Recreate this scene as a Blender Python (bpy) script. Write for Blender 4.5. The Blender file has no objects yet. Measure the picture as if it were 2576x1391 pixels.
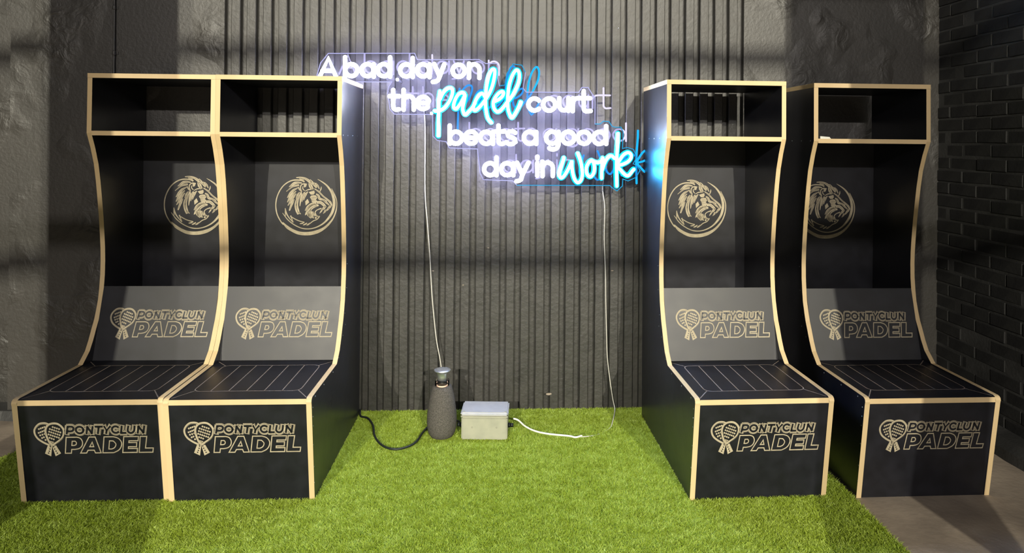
import bpy, bmesh, math, random
import numpy as np
from mathutils import Vector, Matrix
random.seed(7); rng = np.random.default_rng(7)
WORLD=.02; PLR=3200; PC=950
NW=(.80,.82,1.0); SW=75; SL=60
NB=(.03,.42,1.0); SB=110
SC = bpy.context.scene
COL = SC.collection
# ------------------------------------------------------------------ camera
TH, ROLL, HC = 0.055, 0.0088835, 1.526
cam = bpy.data.cameras.new('camera'); camo = bpy.data.objects.new('camera', cam); COL.objects.link(camo)
cam.sensor_fit = 'HORIZONTAL'; cam.sensor_width = 36; cam.lens = 36*1700/2576
cam.shift_x = (1288-1346.18)/2576; cam.shift_y = (359.957-695.5)/2576
cam.clip_start = .05; cam.clip_end = 200
fwd = Vector((math.sin(TH), math.cos(TH), 0)); rt0 = Vector((math.cos(TH), -math.sin(TH), 0)); up0 = Vector((0,0,1))
rt = rt0*math.cos(ROLL)+up0*math.sin(ROLL); up = up0*math.cos(ROLL)-rt0*math.sin(ROLL)
m = Matrix((rt, up, -fwd)).transposed().to_4x4(); m.translation = (0,0,HC); camo.matrix_world = m
SC.camera = camo
# ------------------------------------------------------------------ world, hall lights, exposure
w = bpy.data.worlds.new('world'); SC.world = w; w.use_nodes = True
w.node_tree.nodes['Background'].inputs[0].default_value = (.8,.85,1,1)
w.node_tree.nodes['Background'].inputs[1].default_value = WORLD
def area(name, loc, tgt, sx, sy, power, col):
    l = bpy.data.lights.new(name, 'AREA'); l.shape = 'RECTANGLE'; l.size = sx; l.size_y = sy
    l.energy = power; l.color = col
    o = bpy.data.objects.new(name, l); COL.objects.link(o); o.location = loc
    o.rotation_euler = (Vector(tgt)-Vector(loc)).to_track_quat('-Z', 'Y').to_euler(); return o
area('court_light', (-4.66,-16.16,7.65), (0,3.5,1), .05, .25, PLR*.95, (1,.94,.76))
area('court_light', (4.66,-16.16,7.65), (0,3.5,1), .05, .25, PLR, (1,.94,.76))
area('hall_light', (0,-10.16,5.4), (0,3.5,1), 8, .1, PC, (1,.93,.86))
SC.view_settings.view_transform = 'Standard'; SC.view_settings.look = 'None'
SC.view_settings.gamma = 1; SC.view_settings.use_curve_mapping = False; SC.view_settings.exposure = 0
# ------------------------------------------------------------------ materials
def mat(name, base, rough=.5, spec=.5, metal=0, emit=None, estr=0):
    m = bpy.data.materials.new(name); m.use_nodes = True; b = m.node_tree.nodes['Principled BSDF']
    b.inputs['Base Color'].default_value = (*base,1); b.inputs['Roughness'].default_value = rough
    b.inputs['Metallic'].default_value = metal; b.inputs['Specular IOR Level'].default_value = spec
    if emit: b.inputs['Emission Color'].default_value = (*emit,1); b.inputs['Emission Strength'].default_value = estr
    return m
def N(m, t, **kw):
    n = m.node_tree.nodes.new(t)
    for k, v in kw.items():
        if k in n.inputs: n.inputs[k].default_value = v
        else: setattr(n, k, v)
    return n
def L(m, a, b): m.node_tree.links.new(a, b)
def noise_col(m, c1, c2, scale, detail=6, lo=.35, hi=.65, stretch=None, bump=0, bscale=None, bdist=.01, rough=None):
    b = m.node_tree.nodes['Principled BSDF']; tc = N(m, 'ShaderNodeTexCoord'); src = tc.outputs['Object']
    if stretch:
        mp = N(m, 'ShaderNodeMapping'); mp.inputs['Scale'].default_value = stretch; L(m, src, mp.inputs[0]); src = mp.outputs[0]
    n = N(m, 'ShaderNodeTexNoise'); n.inputs['Scale'].default_value = scale; n.inputs['Detail'].default_value = detail; L(m, src, n.inputs[0])
    r = N(m, 'ShaderNodeValToRGB'); r.color_ramp.elements[0].position = lo; r.color_ramp.elements[1].position = hi
    r.color_ramp.elements[0].color = (*c1,1); r.color_ramp.elements[1].color = (*c2,1)
    L(m, n.outputs['Fac'], r.inputs[0]); L(m, r.outputs[0], b.inputs['Base Color'])
    if bump:
        n2 = N(m, 'ShaderNodeTexNoise'); n2.inputs['Scale'].default_value = bscale or scale*4; n2.inputs['Detail'].default_value = 8; L(m, tc.outputs['Object'], n2.inputs[0])
        bp = N(m, 'ShaderNodeBump'); bp.inputs['Strength'].default_value = bump; bp.inputs['Distance'].default_value = bdist
        L(m, n2.outputs['Fac'], bp.inputs['Height']); L(m, bp.outputs[0], b.inputs['Normal'])
    if rough:
        mr = N(m, 'ShaderNodeMapRange'); mr.inputs[3].default_value = rough[0]; mr.inputs[4].default_value = rough[1]
        L(m, n.outputs['Fac'], mr.inputs[0]); L(m, mr.outputs[0], b.inputs['Roughness'])
    return m
M_wall = noise_col(mat('black_wall_paint', (.03,.03,.028), .47, .78), (.019,.018,.0155), (.031,.029,.025), 9, bump=.55, bscale=38, bdist=.004, rough=(.47,.58))
def plaster():
    m = mat('black_plaster_paint', (.03,.03,.03), .52, .85); b = m.node_tree.nodes['Principled BSDF']
    tc = N(m, 'ShaderNodeTexCoord')
    n = N(m, 'ShaderNodeTexNoise'); n.inputs['Scale'].default_value = 3; n.inputs['Detail'].default_value = 6; L(m, tc.outputs['Object'], n.inputs[0])
    r = N(m, 'ShaderNodeValToRGB'); r.color_ramp.elements[0].color = (.020,.019,.017,1); r.color_ramp.elements[1].color = (.036,.032,.027,1); L(m, n.outputs[0], r.inputs[0]); L(m, r.outputs[0], b.inputs['Base Color'])
    n2 = N(m, 'ShaderNodeTexNoise'); n2.inputs['Scale'].default_value = 11; n2.inputs['Detail'].default_value = 9; n2.inputs['Distortion'].default_value = 1.2; L(m, tc.outputs['Object'], n2.inputs[0])
    n3 = N(m, 'ShaderNodeTexNoise'); n3.inputs['Scale'].default_value = 2.6; L(m, tc.outputs['Object'], n3.inputs[0])
    r3 = N(m, 'ShaderNodeValToRGB'); r3.color_ramp.elements[0].position = .5; r3.color_ramp.elements[1].position = .64; L(m, n3.outputs[0], r3.inputs[0])
    mu = N(m, 'ShaderNodeMath', operation='MULTIPLY'); L(m, n2.outputs[0], mu.inputs[0]); L(m, r3.outputs[0], mu.inputs[1])
    n4 = N(m, 'ShaderNodeTexNoise'); n4.inputs['Scale'].default_value = 60; n4.inputs['Detail'].default_value = 4; L(m, tc.outputs['Object'], n4.inputs[0])
    ad = N(m, 'ShaderNodeMath', operation='MULTIPLY_ADD'); ad.inputs[1].default_value = .12; L(m, n4.outputs[0], ad.inputs[0]); L(m, mu.outputs[0], ad.inputs[2])
    bp = N(m, 'ShaderNodeBump'); bp.inputs['Strength'].default_value = .7; bp.inputs['Distance'].default_value = .02
    L(m, ad.outputs[0], bp.inputs['Height']); L(m, bp.outputs[0], b.inputs['Normal']); return m
M_plaster = plaster()
M_brick = noise_col(mat('black_painted_brick', (.02,.02,.022), .6, .3), (.012,.012,.013), (.022,.022,.022), 6, bump=.5, bscale=45, bdist=.004)
M_mortar = noise_col(mat('painted_mortar', (.03,.03,.03), .6), (.022,.022,.022), (.045,.045,.045), 5, bump=.6, bscale=60, bdist=.004)
M_conc = noise_col(mat('concrete_floor', (.3,.25,.2), .8), (.16,.13,.105), (.40,.33,.26), 3.2, detail=9, lo=.3, hi=.72, bump=.4, bscale=40, bdist=.004)
M_film = noise_col(mat('black_film_faced_ply', (.01,.01,.014), .42), (.0075,.0078,.011), (.012,.0125,.018), 14, rough=(.37,.46))
M_side = noise_col(mat('black_film_ply_side', (.01,.01,.015), .3, .8), (.008,.0085,.014), (.014,.0145,.02), 5, bump=.12, bscale=9, bdist=.01, rough=(.22,.42))
M_ply = noise_col(mat('birch_ply_edge', (.8,.6,.36), .55), (.60,.44,.235), (.70,.53,.30), 7, stretch=(1,1,.15), lo=.3, hi=.7)
M_engr = noise_col(mat('engraved_wood', (.5,.4,.27), .7), (.34,.29,.20), (.46,.40,.28), 40, lo=.3, hi=.7)
M_groove = mat('shallow_engraved_line', (.24,.195,.16), .7)
M_screw = mat('screw_head', (.55,.56,.6), .3, metal=1)
M_grey = noise_col(mat('grey_box_plastic', (.5,.5,.45), .5), (.33,.335,.27), (.39,.39,.31), 20)
M_lid = noise_col(mat('pale_grey_lid', (.62,.64,.68), .4), (.42,.435,.47), (.48,.49,.52), 25)
M_fab = noise_col(mat('charcoal_speaker_cloth', (.07,.065,.06), .85), (.05,.046,.042), (.12,.11,.10), 260, detail=2, bump=.5, bscale=500, bdist=.001)
M_silver = mat('brushed_silver', (.62,.64,.68), .34, metal=.85)
M_blackgl = mat('gloss_black_plastic', (.01,.012,.012), .15)
M_blackcab = mat('black_rubber_cable', (.012,.016,.012), .5)
M_wire = mat('clear_plastic_wire', (.62,.60,.54), .35)
M_white = mat('white_cord', (.85,.85,.72), .5)
M_paper = mat('white_paper', (.9,.88,.8), .7)
M_steel = noise_col(mat('dark_painted_steel', (.04,.04,.04), .5), (.03,.03,.032), (.05,.05,.05), 6)
M_neonW = mat('white_neon', (.9,.9,.9), .4, emit=(NW), estr=SW)
M_neonWr = mat('warm_neon_sleeve', (.8,.8,.7), .4, emit=(.92,.93,.70), estr=1.0)
M_neonB = mat('blue_neon', (.7,.9,1), .4, emit=(NB), estr=SB)
M_neonBr = mat('cyan_neon_sleeve', (.0,.3,.4), .4, emit=(.0,.62,.78), estr=1.0)
M_glowW = mat('hidden_white_glow', (.6,.6,.7), .4, emit=(.70,.66,1.0), estr=SL)  # hidden emitter added behind the white tubes to brighten the wall
M_glowB = mat('hidden_blue_glow', (.1,.3,.6), .4, emit=(.0,.36,1.0), estr=SL*9)  # same added emitter for the blue letters, much stronger
M_ghostW = mat('lavender_letter_ghost', (.01,.01,.012), .8, .05, emit=(.66,.62,.88), estr=1.3)  # ghost image of the white letters, its faint light put in as emission
M_ghostB = mat('blue_letter_ghost', (.0,.005,.01), .8, .05, emit=(.01,.36,.9), estr=1.5)  # ghost image of the blue letters, also plain emission
M_edge = mat('painted_edge_glow', (.01,.01,.01), .8, .05, emit=(.50,.50,.88), estr=1.0)  # neon light caught in the acrylic edge, painted as emission
M_edgeB = mat('painted_edge_glow_blue', (.0,.01,.01), .8, .05, emit=(.02,.5,.95), estr=.8)  # edge glow near the blue words, painted the same way
def acrylic():
    m = bpy.data.materials.new('scuffed_clear_acrylic'); m.use_nodes = True; nt = m.node_tree; nt.nodes.clear()
    o = nt.nodes.new('ShaderNodeOutputMaterial'); t = nt.nodes.new('ShaderNodeBsdfTransparent'); d = nt.nodes.new('ShaderNodeBsdfTranslucent'); g = nt.nodes.new('ShaderNodeBsdfDiffuse')
    d.inputs[0].default_value = (.75,.75,.85,1); g.inputs[0].default_value = (.35,.35,.42,1)
    gl = nt.nodes.new('ShaderNodeBsdfGlossy'); gl.inputs['Roughness'].default_value = .3
    a = nt.nodes.new('ShaderNodeMixShader'); a.inputs[0].default_value = .5; b = nt.nodes.new('ShaderNodeMixShader')
    tc = nt.nodes.new('ShaderNodeTexCoord'); n = nt.nodes.new('ShaderNodeTexNoise'); n.inputs['Scale'].default_value = 14; n.inputs['Detail'].default_value = 6
    r = nt.nodes.new('ShaderNodeMapRange'); r.inputs[1].default_value = .35; r.inputs[2].default_value = .7; r.inputs[3].default_value = .008; r.inputs[4].default_value = .028
    t.inputs[0].default_value = (.74,.74,.80,1)
    nt.links.new(tc.outputs['Object'], n.inputs[0]); nt.links.new(n.outputs[0], r.inputs[0]); nt.links.new(r.outputs[0], b.inputs[0])
    nt.links.new(d.outputs[0], a.inputs[1]); nt.links.new(g.outputs[0], a.inputs[2]); nt.links.new(t.outputs[0], b.inputs[1]); nt.links.new(a.outputs[0], b.inputs[2])
    c = nt.nodes.new('ShaderNodeMixShader'); c.inputs[0].default_value = .0015
    nt.links.new(b.outputs[0], c.inputs[1]); nt.links.new(gl.outputs[0], c.inputs[2]); nt.links.new(c.outputs[0], o.inputs[0]); return m
M_acr = acrylic()
def glass():
    m = bpy.data.materials.new('clear_glass'); m.use_nodes = True; nt = m.node_tree; nt.nodes.clear()
    o = nt.nodes.new('ShaderNodeOutputMaterial'); t = nt.nodes.new('ShaderNodeBsdfTransparent'); gl = nt.nodes.new('ShaderNodeBsdfGlossy'); gl.inputs['Roughness'].default_value = .05
    f = nt.nodes.new('ShaderNodeFresnel'); f.inputs[0].default_value = 1.5; a = nt.nodes.new('ShaderNodeMixShader')
    nt.links.new(f.outputs[0], a.inputs[0]); nt.links.new(t.outputs[0], a.inputs[1]); nt.links.new(gl.outputs[0], a.inputs[2]); nt.links.new(a.outputs[0], o.inputs[0]); return m
M_glass = glass()
# ------------------------------------------------------------------ helpers
def link(name, me, parent=None):
    o = bpy.data.objects.new(name, me); COL.objects.link(o)
    if parent: o.parent = parent
    return o
def obj(name, bm, mats, parent=None, smooth=False):
    me = bpy.data.meshes.new(name); bm.normal_update(); bm.to_mesh(me); bm.free()
    for m in (mats if isinstance(mats, (list, tuple)) else [mats]): me.materials.append(m)
    if smooth: me.polygons.foreach_set('use_smooth', [True]*len(me.polygons))
    return link(name, me, parent)
def thing(name, label, cat, loc=(0,0,0), rz=0, group=None):
    o = bpy.data.objects.new(name, None); COL.objects.link(o); o.location = loc; o.rotation_euler = (0,0,rz)
    return tag(o, label, cat, group)
def tag(o, label=None, cat=None, group=None, kind=None):
    if label: o['label'] = label
    if cat: o['category'] = cat
    if group: o['group'] = group
    if kind: o['kind'] = kind
    return o
def box(bm, x0, x1, y0, y1, z0, z1, mi=0):
    v = [bm.verts.new(p) for p in ((x0,y0,z0),(x1,y0,z0),(x1,y1,z0),(x0,y1,z0),(x0,y0,z1),(x1,y0,z1),(x1,y1,z1),(x0,y1,z1))]
    for f in ((0,3,2,1),(4,5,6,7),(0,1,5,4),(1,2,6,5),(2,3,7,6),(3,0,4,7)):
        fc = bm.faces.new([v[i] for i in f]); fc.material_index = mi
    return v
def boxo(name, x0, x1, y0, y1, z0, z1, m, parent=None, bevel=0):
    bm = bmesh.new(); box(bm, x0, x1, y0, y1, z0, z1)
    if bevel: bmesh.ops.bevel(bm, geom=bm.edges[:], offset=bevel, segments=2, affect='EDGES')
    return obj(name, bm, m, parent)
def tube(bm, pts, r, n=8, caps=True, mi=0, flat=1.0):
    P = [Vector(p) for p in pts]; k = len(P); closed = (P[0]-P[-1]).length < 1e-6 and k > 3
    T = []
    for i in range(k):
        a = P[i-1] if i else (P[-2] if closed else P[0]); b = P[i+1] if i < k-1 else (P[1] if closed else P[-1])
        T.append((b-a).normalized())
    ref = Vector((0,1,0)) if abs(T[0].y) < .9 else Vector((0,0,1))
    rings = []; prev = None
    def ring(c, t, rr):
        nonlocal ref
        s = ref-t*ref.dot(t)
        if s.length < 1e-4: s = t.orthogonal()
        s.normalize(); ref = s; q = t.cross(s)
        return [bm.verts.new(c+(s*math.cos(2*math.pi*j/n)*flat+q*math.sin(2*math.pi*j/n))*rr) for j in range(n)]
    seq = []
    if caps and not closed:
        for a in (80, 50, 25): seq.append((P[0]-T[0]*r*math.sin(math.radians(a)), T[0], r*math.cos(math.radians(a))))
    for i in range(k): seq.append((P[i], T[i], r))
    if caps and not closed:
        for a in (25, 50, 80): seq.append((P[-1]+T[-1]*r*math.sin(math.radians(a)), T[-1], r*math.cos(math.radians(a))))
    for c, t, rr in seq: rings.append(ring(c, t, rr))
    for a, b in zip(rings, rings[1:]):
        for j in range(n):
            f = bm.faces.new((a[j], a[(j+1)%n], b[(j+1)%n], b[j])); f.smooth = True; f.material_index = mi
    if not closed:
        f = bm.faces.new(rings[0][::-1]); f.material_index = mi; f = bm.faces.new(rings[-1]); f.material_index = mi
def smooth_path(P, n=5):
    P = [Vector(p) for p in P]; out = []
    for i in range(len(P)-1):
        a = P[max(i-1,0)]; b = P[i]; c = P[i+1]; d = P[min(i+2,len(P)-1)]
        for k in range(n):
            t = k/n; out.append(.5*((2*b)+(c-a)*t+(2*a-5*b+4*c-d)*t*t+(3*b-a-3*c+d)*t**3))
    out.append(P[-1]); return out
def lathe(bm, prof, n=32, mi=0, cx=0, cy=0, z0=0):
    rings = [[bm.verts.new((cx+r*math.cos(2*math.pi*j/n), cy+r*math.sin(2*math.pi*j/n), z0+z)) for j in range(n)] for r, z in prof]
    for a, b in zip(rings, rings[1:]):
        for j in range(n):
            f = bm.faces.new((a[j], a[(j+1)%n], b[(j+1)%n], b[j])); f.smooth = True; f.material_index = mi
    if prof[0][0] > 1e-5: bm.faces.new(rings[0][::-1]).material_index = mi
    if prof[-1][0] > 1e-5: bm.faces.new(rings[-1]).material_index = mi
# ------------------------------------------------------------------ the setting
YW = 3.84
def struct(o): return tag(o, kind='structure')
bm = bmesh.new(); box(bm, -6, 6, -20, 5, -.12, 0); struct(obj('floor', bm, M_conc))
wb = bpy.data.objects.new('wall_back', None)
bm = bmesh.new()
box(bm, -1.6, 1.5, YW+.040, YW+.3, 0, 3.1)
me_wall = obj('wall_back', bm, M_wall); struct(me_wall)
bm = bmesh.new(); box(bm, -2.66, -1.521, YW, YW+.3, 0, 3.1); obj('smooth_wall_section', bm, M_plaster, me_wall)
bm = bmesh.new(); box(bm, 1.4165, 2.75, YW, YW+.3, 0, 3.1); obj('smooth_wall_section', bm, M_plaster, me_wall)
bm = bmesh.new(); box(bm, -3.6, -2.66, YW+.16, YW+.3, 0, 3.1); obj('recessed_wall_section', bm, M_plaster, me_wall)
PER = .0853
for k in range(34):
    x = -1.521+k*PER+.037+random.uniform(-.0012,.0012); x1 = -1.521+(k+1)*PER+random.uniform(-.0012,.0012)
    bm = bmesh.new(); nz = 24; dy = random.uniform(-.0015,.0015)
    rows = []
    for i in range(nz+1):
        z = 3.1*i/nz; e = [random.uniform(-.0009,.0009) for _ in range(3)]
        rows.append([bm.verts.new(p) for p in ((x+e[0], YW+.039, z), (x+e[0], YW+dy+.002, z), (x+.003+e[0], YW+dy, z), (x1-.003+e[1], YW+dy, z), (x1+e[1], YW+dy+.002, z), (x1+e[1], YW+.039, z))])
    for a, b in zip(rows, rows[1:]):
        for j in range(5): bm.faces.new((a[j], a[j+1], b[j+1], b[j]))
    obj('concrete_rib', bm, M_wall, me_wall)
# small scars on the ribs
bm = bmesh.new()
for x, z, s in ((.302,.098,.011),(-.05,.93,.004),(-.36,.80,.005),(-.19,.72,.004),(.66,.80,.005)):
    c = Vector((x, YW-.001, z))
    vs = [bm.verts.new(c+Vector((s*math.cos(a)*1.6, -random.uniform(0,.003), s*math.sin(a)*.6))) for a in np.linspace(0, 5.6, 8)]
    bm.faces.new(vs[::-1])
obj('chipped_paint_spot', bm, mat('bare_chip', (.30,.25,.2), .8), me_wall)['label'] = 'small pale chips in the black paint'
bm = bmesh.new(); lathe(bm, [(.004,0),(.004,.003),(.001,.005)], 10); o = obj('wall_screw', bm, M_screw, me_wall); o.rotation_euler = (math.pi/2,0,0); o.location = (.684,YW,2.19)
# right brick wall
XR = 2.585
bm = bmesh.new(); box(bm, XR+.0035, XR+.3, 1.0, YW+.3, 0, 3.1); wr = struct(obj('wall_right', bm, M_mortar))
bmB = bmesh.new(); box(bmB, 0, .03, -.1035, .1035, -.031, .031); bmesh.ops.bevel(bmB, geom=bmB.edges[:], offset=.003, segments=1, affect='EDGES')
bmH = bmesh.new(); box(bmH, 0, .03, -.0495, .0495, -.031, .031); bmesh.ops.bevel(bmH, geom=bmH.edges[:], offset=.003, segments=1, affect='EDGES')
mes = []
for b in (bmB, bmH):
    me = bpy.data.meshes.new('brick'); b.to_mesh(me); b.free(); me.materials.append(M_brick); mes.append(me)
for r in range(34):
    z = .045+r*.073; y = YW-.002-(.0495 if r%2 else .1035); first = True
    while y > 2.42:
        half = (r%2 and first)
        o = link('brick', mes[1 if half else 0], wr); o.location = (XR+random.uniform(-.004,.004), y, z+random.uniform(-.002,.002)); o.rotation_euler = (random.uniform(-.02,.02),0,random.uniform(-.012,.012))
        y -= (.0495+.1035+.011) if half else .218; first = False
bm = bmesh.new()
pr = [(0,0),(-.105,0),(-.10,.05),(-.06,.085),(0,.10)]
ys = np.linspace(YW, 1.0, 30); rows = [[bm.verts.new((XR+x+random.uniform(-.006,.006), y, z)) for x, z in pr] for y in ys]
for a, b in zip(rows, rows[1:]):
    for j in range(4): bm.faces.new((a[j], a[j+1], b[j+1], b[j]))
struct(obj('baseboard_right', bm, M_mortar))
# rough skirt of render along the foot of the left wall
bm = bmesh.new(); xs = np.linspace(-3.6, -2.0, 20); rows = [[bm.verts.new((x, YW+dy, z)) for dy, z in ((.1,.05),(-.015-random.random()*.01,.045),(-.03-random.random()*.02,0))] for x in xs]
for a, b in zip(rows, rows[1:]):
    for j in range(2): bm.faces.new((a[j], a[j+1], b[j+1], b[j]))
struct(obj('baseboard_left', bm, M_mortar))
# unseen court-cage posts and rails, placed and widened to cast the wall's shadow bands
for i, (xa, xb) in enumerate(((-.243,.243),(-3.13,-2.68),(2.604,3.75))):
    struct(boxo('unseen_frame_%d'%(i+1), xa, xb, -2.46, -2.26, 0, 4.6, M_steel))
def rail(n, y, z, r):
    bm = bmesh.new(); tube(bm, [(-6,y,z),(6,y,z)], r, 12); struct(obj(n, bm, M_steel))
rail('unseen_frame_4', -2.2, 2.905, .042); rail('unseen_frame_5', -2.2, 3.727, .036)
# conduit
t = thing('wall_conduit', 'thin dark vertical conduit pipe clipped to left wall above the leftmost seat', 'pipe', (-2.107, YW, 0))
bm = bmesh.new(); tube(bm, [(0,-.012,.02),(0,-.012,3.05)], .006, 8); obj('pipe', bm, M_wall, t)
for z in (2.0, 2.25, 1.2, 2.7):
    bm = bmesh.new(); box(bm, -.018,.018,-.004,0,z-.008,z+.008); tube(bm, [(0,-.012,z-.008),(0,-.012,z+.008)], .0085, 8); obj('clip', bm, M_wall, t)
# ------------------------------------------------------------------ artificial turf
poly = [(-2.10,YW-.002),(-2.335,3.34),(-2.62,2.8),(-2.75,2.3),(-2.75,.6),(1.545,.6),(1.545,YW-.002)]
def inpoly(x, y):
    c = np.zeros(len(x), bool); j = len(poly)-1
    for i in range(len(poly)):
        xi, yi = poly[i]; xj, yj = poly[j]
        c ^= ((yi > y) != (yj > y)) & (x < (xj-xi)*(y-yi)/(yj-yi+1e-12)+xi); j = i
    return c
CABS = [(-1.6656,2.855,-.007),(-1.0604,2.8406,-.006),(1.1304,2.778,.017),(1.8637,2.7818,.004)]
bm = bmesh.new(); lo = [bm.verts.new((x,y,.001)) for x,y in poly]; hi = [bm.verts.new((x,y,.006)) for x,y in poly]
bm.faces.new(hi); bm.faces.new(lo[::-1])
for i in range(len(poly)): j = (i+1)%len(poly); bm.faces.new((lo[j],lo[i],hi[i],hi[j])) if False else bm.faces.new((lo[i],lo[j],hi[j],hi[i]))
bmesh.ops.recalc_face_normals(bm, faces=bm.faces[:])
M_turf = noise_col(mat('turf_backing', (.05,.09,.02), .9), (.10,.14,.02), (.17,.22,.04), 60)
turf = tag(obj('artificial_turf', bm, M_turf), 'bright green artificial turf laid between and in front of the seats', 'turf')
def grass_mat():
    m = bpy.data.materials.new('grass_blade'); m.use_nodes = True; nt = m.node_tree; b = nt.nodes['Principled BSDF']
    at = nt.nodes.new('ShaderNodeAttribute'); at.attribute_name = 'tone'; at.attribute_type = 'GEOMETRY'
    r = nt.nodes.new('ShaderNodeValToRGB'); e = r.color_ramp.elements
    e[0].color = (.17,.24,.012,1); e[1].color = (.86,.90,.42,1); k = e.new(.45); k.color = (.38,.50,.05,1); k = e.new(.85); k.color = (.60,.75,.19,1)
    nt.links.new(at.outputs['Fac'], r.inputs[0]); nt.links.new(r.outputs[0], b.inputs['Base Color']); b.inputs['Roughness'].default_value = .45; b.inputs['Specular IOR Level'].default_value = .3
    tr = nt.nodes.new('ShaderNodeBsdfTranslucent'); nt.links.new(r.outputs[0], tr.inputs[0]); mx = nt.nodes.new('ShaderNodeMixShader'); mx.inputs[0].default_value = .3
    nt.links.new(b.outputs[0], mx.inputs[1]); nt.links.new(tr.outputs[0], mx.inputs[2]); nt.links.new(mx.outputs[0], nt.nodes['Material Output'].inputs[0]); return m
NB_ = 620000
x = rng.uniform(-2.75,1.545,NB_*2); y = 2.25+(YW-2.255)*rng.random(NB_*2)**.9
ok = inpoly(x,y)
for cx, cy, rz in CABS[:3]:
    lx = (x-cx)*math.cos(rz)+(y-cy)*math.sin(rz); ly = -(x-cx)*math.sin(rz)+(y-cy)*math.cos(rz); ok &= ~((abs(lx) < .30)&(ly > .064)&(ly < .99))
x = x[ok][:NB_]; y = y[ok][:NB_]; n = len(x)
ang = rng.uniform(0,2*np.pi,n); la = rng.uniform(0,2*np.pi,n); h = rng.uniform(.008,.019,n); ln = rng.uniform(.006,.022,n); wd = rng.uniform(.0009,.0018,n)
dx = np.cos(ang)*wd; dy = np.sin(ang)*wd; lx = np.cos(la)*ln; ly = np.sin(la)*ln
co = np.empty((n,5,3),np.float32)
co[:,0] = np.stack([x-dx,y-dy,np.full(n,.004)],1); co[:,1] = np.stack([x+dx,y+dy,np.full(n,.004)],1)
co[:,2] = np.stack([x+dx*.8+lx*.35,y+dy*.8+ly*.35,.004+h*.65],1); co[:,3] = np.stack([x-dx*.8+lx*.35,y-dy*.8+ly*.35,.004+h*.65],1)
co[:,4] = np.stack([x+lx,y+ly,.004+h],1)
me = bpy.data.meshes.new('turf_pile'); me.vertices.add(n*5); me.vertices.foreach_set('co', co.ravel())
idx = (np.arange(n)[:,None]*5+np.array([0,1,2,3,3,2,4])[None,:]).astype(np.int32)
me.loops.add(n*7); me.loops.foreach_set('vertex_index', idx.ravel())
me.polygons.add(n*2); ls = (np.arange(n)[:,None]*7+np.array([0,4])[None,:]).astype(np.int32); me.polygons.foreach_set('loop_start', ls.ravel())
me.update(calc_edges=True)
a = me.attributes.new('tone','FLOAT','POINT'); clump = .5+.5*np.sin(x*23+np.sin(y*31)*2)*np.sin(y*27+np.cos(x*19)*2)
ci = ((x+rng.normal(0,.0018,n))/.0085).astype(int)*7919+((y+rng.normal(0,.0018,n))/.0095).astype(int)*104729
cell = rng.random(4096)[ci % 4096]
tone = np.clip(.42*rng.beta(2,2.2,n)+.42*cell+.16*clump,0,1); a.data.foreach_set('value', np.repeat(tone,5).astype(np.float32))
me.materials.append(grass_mat()); tag(link('turf_pile', me, turf), kind='stuff')
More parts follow.
